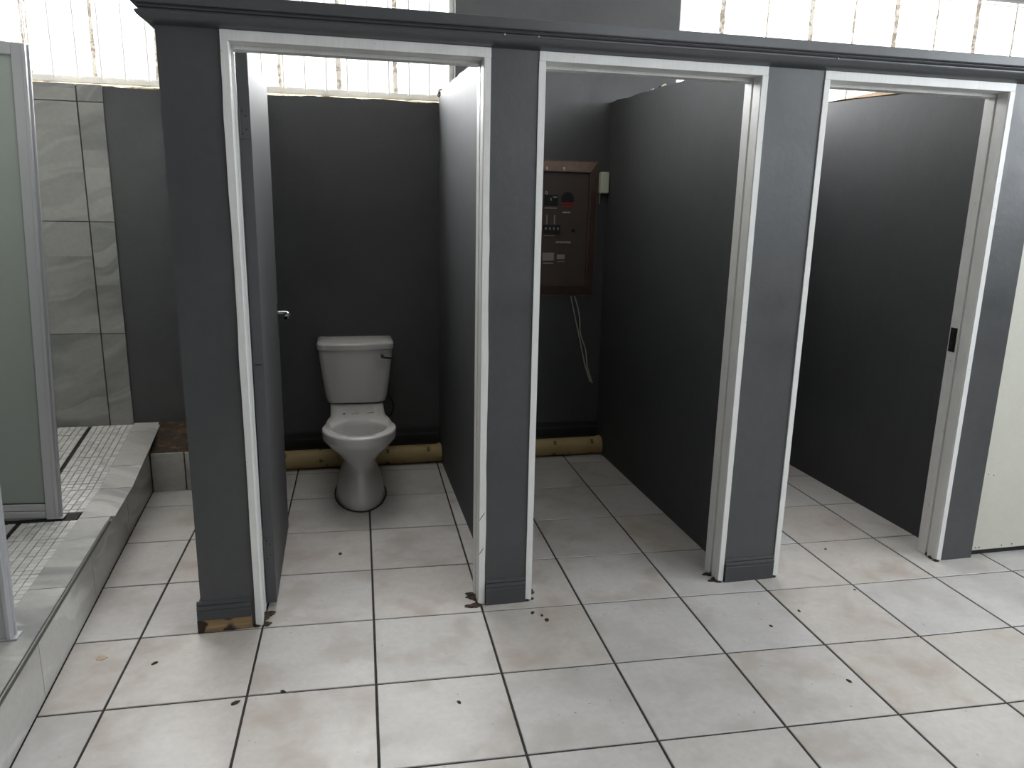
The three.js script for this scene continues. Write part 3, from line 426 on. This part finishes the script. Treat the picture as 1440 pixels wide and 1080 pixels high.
// ---------------------------------------------------------------- raised shower floor, its kerb, mosaic
const lift = (z) => 0.205 + (z < -1.0 ? (-1.0 - z) * 0.105 : 0);
const sh = structure('floor_shower', 'raised shower floor of white mosaic with a marble-tiled kerb', 'shower floor');
{
  const zs = []; for (let z = FRONT - 0.001; z > BACK; z -= 0.2) zs.push(z); zs.push(BACK + 0.0005);
  const P = [], q = (a, b, c, d) => P.push(...a, ...b, ...c, ...a, ...c, ...d), e = 0.012;
  for (let i = 0; i + 1 < zs.length; i++) { const [a, b] = [zs[i], zs[i + 1]], A = curbX(a) - e, B = curbX(b) - e, ya = lift(a) - e, yb = lift(b) - e;
    q([LEFT, ya, a], [A, ya, a], [B, yb, b], [LEFT, yb, b]); q([A, ya, a], [A, -0.003, a], [B, -0.003, b], [B, yb, b]); }
  const g = new THREE.BufferGeometry(); g.setAttribute('position', new THREE.Float32BufferAttribute(P, 3)); g.computeVertexNormals(); part('bed', metricUV(g), grout, sh);
  const riser = [2.2, 1.57, 0.94, 0.312, -0.308, -0.93, -1.49], riserTop = (z) => z < -0.62 ? lift(z) - 0.016 : lift(z) - 0.006;
  function panel(z0, z1, xo0, xo1, yo, thick, kind) {   // a tile between two z; kind 'top' lies on the kerb, 'face' stands on its side
    const p = [], c = 0.0024, Q = (a, b, d, f) => p.push(...a, ...b, ...d, ...a, ...d, ...f), V = (z, u, y) => [curbX(z) + u, y, z];
    if (kind === 'top') { const A = [V(z0 - c, xo0, lift(z0) + yo), V(z0 - c, xo1, lift(z0) + yo), V(z1 + c, xo1, lift(z1) + yo), V(z1 + c, xo0, lift(z1) + yo)], B = A.map(([x, y, z]) => [x, y - thick, z]); Q(A[0], A[1], A[2], A[3]); for (let k = 0; k < 4; k++) { const m = (k + 1) % 4; Q(B[k], B[m], A[m], A[k]); } Q(B[3], B[2], B[1], B[0]); }
    else { const A = [V(z0 - c, 0, 0.001), V(z1 + c, 0, 0.001), V(z1 + c, 0, riserTop(z1)), V(z0 - c, 0, riserTop(z0))], B = A.map(([x, y, z]) => [x - thick, y, z]); Q(A[0], A[1], A[2], A[3]); for (let k = 0; k < 4; k++) { const m = (k + 1) % 4; Q(B[k], B[m], A[m], A[k]); } }
    const gg = new THREE.BufferGeometry(); gg.setAttribute('position', new THREE.Float32BufferAttribute(p, 3)); gg.computeVertexNormals(); return metricUV(gg, rnd() * 4, rnd() * 4);
  }
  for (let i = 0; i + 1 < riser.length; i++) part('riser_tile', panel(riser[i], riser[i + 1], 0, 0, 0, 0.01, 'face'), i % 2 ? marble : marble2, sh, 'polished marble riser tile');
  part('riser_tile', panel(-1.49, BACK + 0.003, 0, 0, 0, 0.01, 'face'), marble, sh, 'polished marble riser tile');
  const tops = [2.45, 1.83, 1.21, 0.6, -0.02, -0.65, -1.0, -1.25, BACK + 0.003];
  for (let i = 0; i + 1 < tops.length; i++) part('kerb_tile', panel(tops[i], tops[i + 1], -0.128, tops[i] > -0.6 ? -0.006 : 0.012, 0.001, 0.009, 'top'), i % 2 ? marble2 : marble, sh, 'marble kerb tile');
  const pts = []; for (let z = 2.4; z >= -0.651; z -= 0.1) pts.push([curbX(z) - 0.002, lift(z) - 0.004, z]); part('edge_trim', tube(pts, 0.0085, 60, 10), aluTrim, sh, 'rounded metal edge strip');
  // mosaic: thousands of small white tesserae, in sheets
  const pitch = 0.0305, sheets = 10, geo = metricUV(new RoundedBoxGeometry(0.0278, 0.006, 0.0278, 1, 0.0012)), spots = [];
  const nx = Math.floor((-0.75 - LEFT) / pitch), nz = Math.floor((2.3 - BACK) / pitch);
  for (let a = 0; a < nx; a++) for (let b = 0; b < nz; b++) {
    const sz = Math.floor(b / sheets), sx = Math.floor((a - 7) / sheets), z = 2.3 - b * pitch - sz * 0.003, x = curbX(z) - 0.147 - a * pitch - (a >= 7 ? 0.016 : 0) - sx * 0.003; if (x < LEFT + 0.02 || z < BACK + 0.03) continue;
    if (Math.abs(z + 0.70) < 0.045 || Math.abs(z - 0.30) < 0.05 && x < -0.7) continue;   // channels left under the screens
    spots.push([x, lift(z) - 0.0045 + rr(-0.0006, 0.0006), z, rr(-0.02, 0.02)]);
  }
  const im = new THREE.InstancedMesh(geo, mosaicMats, spots.length), M = new THREE.Matrix4(), E = new THREE.Euler(), cc = new THREE.Color();
  spots.forEach(([x, y, z, r], i) => { E.set(z < -1 ? 0.105 : 0, r, 0); M.makeRotationFromEuler(E).setPosition(x, y, z); im.setMatrixAt(i, M); const v = rr(0.56, 0.72); im.setColorAt(i, cc.setRGB(v, v * 0.985, v * 0.95)); });
  im.name = 'mosaic'; im.userData = { kind: 'stuff', label: 'small white mosaic tesserae' }; im.castShadow = im.receiveShadow = true; sh.add(im);
  for (const z of [-0.70, 0.30]) part('channel_bed', bx(LEFT + 0.01, curbX(z) - 0.14, 0.19, 0.1985, z - 0.045, z + 0.045, 0), grout, sh, 'dark bare mortar strip under the screen');
}

// ---------------------------------------------------------------- broken ledge at the foot of the back wall
{
  const t = thing('ledge', 'low tiled ledge with a broken brown top between kerb and stall', 'ledge', [0, 0, -1.49]), x1 = -0.162;
  const P = [], nx = 24, nz = 12, h = (x, z) => 0.214 + 0.085 * (-z / 0.338) + 0.014 * (fbm(x * 30, z * 40, 1e6, 14, 3) - 0.5) * (z < -0.01 ? 1 : 0), q = (a, b, c, d) => P.push(...a, ...b, ...c, ...a, ...c, ...d), X = (i, z) => { const a = curbX(-1.49 + z) + 0.002; return a + (x1 - a) * i / nx; };
  for (let i = 0; i < nx; i++) for (let j = 0; j < nz; j++) { const za = -0.338 * j / nz, zb = -0.338 * (j + 1) / nz, v = (k, z) => [X(k, z), h(X(k, z), z), z]; q(v(i, za), v(i + 1, za), v(i + 1, zb), v(i, zb)); }
  q([X(0, 0), 0, 0], [x1, 0, 0], [x1, 0.214, 0], [X(0, 0), 0.214, 0]);
  const g = mergeVertices(new THREE.BufferGeometry().setAttribute('position', new THREE.Float32BufferAttribute(P, 3)), 1e-5); g.computeVertexNormals(); part('broken_top', metricUV(toCreasedNormals(g, 0.8)), rubble, t, 'crumbling brown mortar');
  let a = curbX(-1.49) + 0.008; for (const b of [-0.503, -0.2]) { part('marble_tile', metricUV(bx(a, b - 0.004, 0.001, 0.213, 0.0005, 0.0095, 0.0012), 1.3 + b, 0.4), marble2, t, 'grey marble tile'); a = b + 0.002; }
}

// ---------------------------------------------------------------- framed frosted shower screens
function screen(label, x, z, W, y0, top, lean) {
  const t = thing('shower_screen', label, 'shower screen', [x, y0, z], 'frosted shower screens'); t.rotation.z = lean; const H = top - y0, d = 0.035, sw = 0.05;
  part('stile', [bx(-sw, 0, 0, H, -d / 2, d / 2, 0.003), bx(-0.012, 0.001, 0.002, H - 0.002, d / 2 - 0.001, d / 2 + 0.008, 0.002), bx(-0.001, 0.007, 0.002, H - 0.002, -0.009, 0.0, 0.001)], alu, t);
  part('stile', [bx(-W, -W + sw, 0, H, -d / 2, d / 2, 0.003)], alu, t);
  part('rail', [bx(-W + sw, -sw, 0.004, 0.032, -d / 2, d / 2, 0.003), bx(-W + sw, -sw, 0.034, 0.062, -d / 2 + 0.003, d / 2 - 0.003, 0.003)], alu, t);
  part('rail', [bx(-W + sw, -sw, H - 0.045, H, -d / 2, d / 2, 0.003)], alu, t);
  part('pane', [bx(-W + sw + 0.002, -sw - 0.002, 0.064, H - 0.047, -0.003, 0.003, 0)], frosted, t, 'greenish frosted glass pane');
  part('gasket', [bx(-sw - 0.0035, -sw, 0.062, H - 0.045, -0.006, 0.006, 0), bx(-W + sw, -sw, 0.062, 0.0655, -0.006, 0.006, 0)], aluDark, t);
  part('foot', [bx(-sw * 0.9, 0.016, -0.001, 0.004, -d / 2 - 0.006, d / 2 + 0.006, 0.001)], alu, t);
}
screen('framed frosted glass screen on the mosaic, nearer the back wall', -0.845, -0.68, 1.1, 0.206, 2.07, -0.042);
screen('framed frosted glass screen on the kerb, farther from the back wall', -0.668, 0.29, 1.5, 0.209, 2.07, -0.02);

// ---------------------------------------------------------------- cream panel beside the last pier
{
  const t = thing('panel', 'cream coated metal panel with riveted edge beside the end pier', 'panel', [3.118, 0.03, 0]);
  const s = poly([[0.006, 0], [0.85, 0], [0.85, 1.96], [0, 1.96], [0, 0.04], [0.006, 0.04]]); part('sheet', metricUV(prism(s, 0.012, 0.0015).translate(0, 0, -0.024)), creamSheet, t);
  part('shadow_backing', [bx(-0.003, 0.855, -0.0295, 1.95, -0.06, -0.027, 0)], nearBlack, t); part('edge_strip', [bx(-0.003, 0.003, 0.0, 0.045, -0.027, -0.012, 0.0005)], nearBlack, t);  // near-black sheet reaches the floor as painted shadow in the gap below
  for (const [x, y] of [[0.022, 0.012], [0.042, 0.012], [0.165, 0.012], [0.222, 0.014], [0.3, 0.012], [0.42, 0.012], [0.025, 0.365], [0.055, 0.36]]) { const g = cyl(0.003, 0.003, 0.002, 10); g.rotateX(Math.PI / 2); g.translate(x, y, -0.0098); part('rivet', g, y > 0.1 ? labelPale : darkMetal, t); }
}

// ---------------------------------------------------------------- litter on the floor
const bits = [[400, 976], [262, 980]]; void bits;
for (const [x, z, r] of [[-0.02, 0.45, 0.009], [0.12, 0.42, 0.007], [-0.31, 0.18, 0.008], [1.02, 0.1, 0.007], [1.06, 0.16, 0.008], [1.05, 0.125, 0.006], [2.05, 0.28, 0.006], [1.88, 0.36, 0.006], [2.38, 0.17, 0.005], [2.5, -0.2, 0.006], [0.66, 0.58, 0.006], [1.95, 0.72, 0.007], [0.3, -0.55, 0.008]]) {
  const o = part('debris', [lump(r, Math.round(x * 100) + 300, 0.35).scale(1.4, 1, 0.8)], dirtDark, scene); o.position.set(x, 0, z); o.rotation.y = rnd() * 3; o.userData = { label: 'tiny dark bit of debris on the white floor tiles', category: 'debris', group: 'bits of debris on the floor' };
}
{ const g = lump(0.014, 71, 0.15); const o = part('dry_leaf', [g.scale(1.1, 1, 0.8)], std({ color: 0xc4ad96, roughness: 0.9 }), scene); o.position.set(-0.49, 0, 0.115); o.userData = { label: 'small tan spot of dried matter on the tiles near the kerb', category: 'debris' }; }

renderer.render(scene, camera);
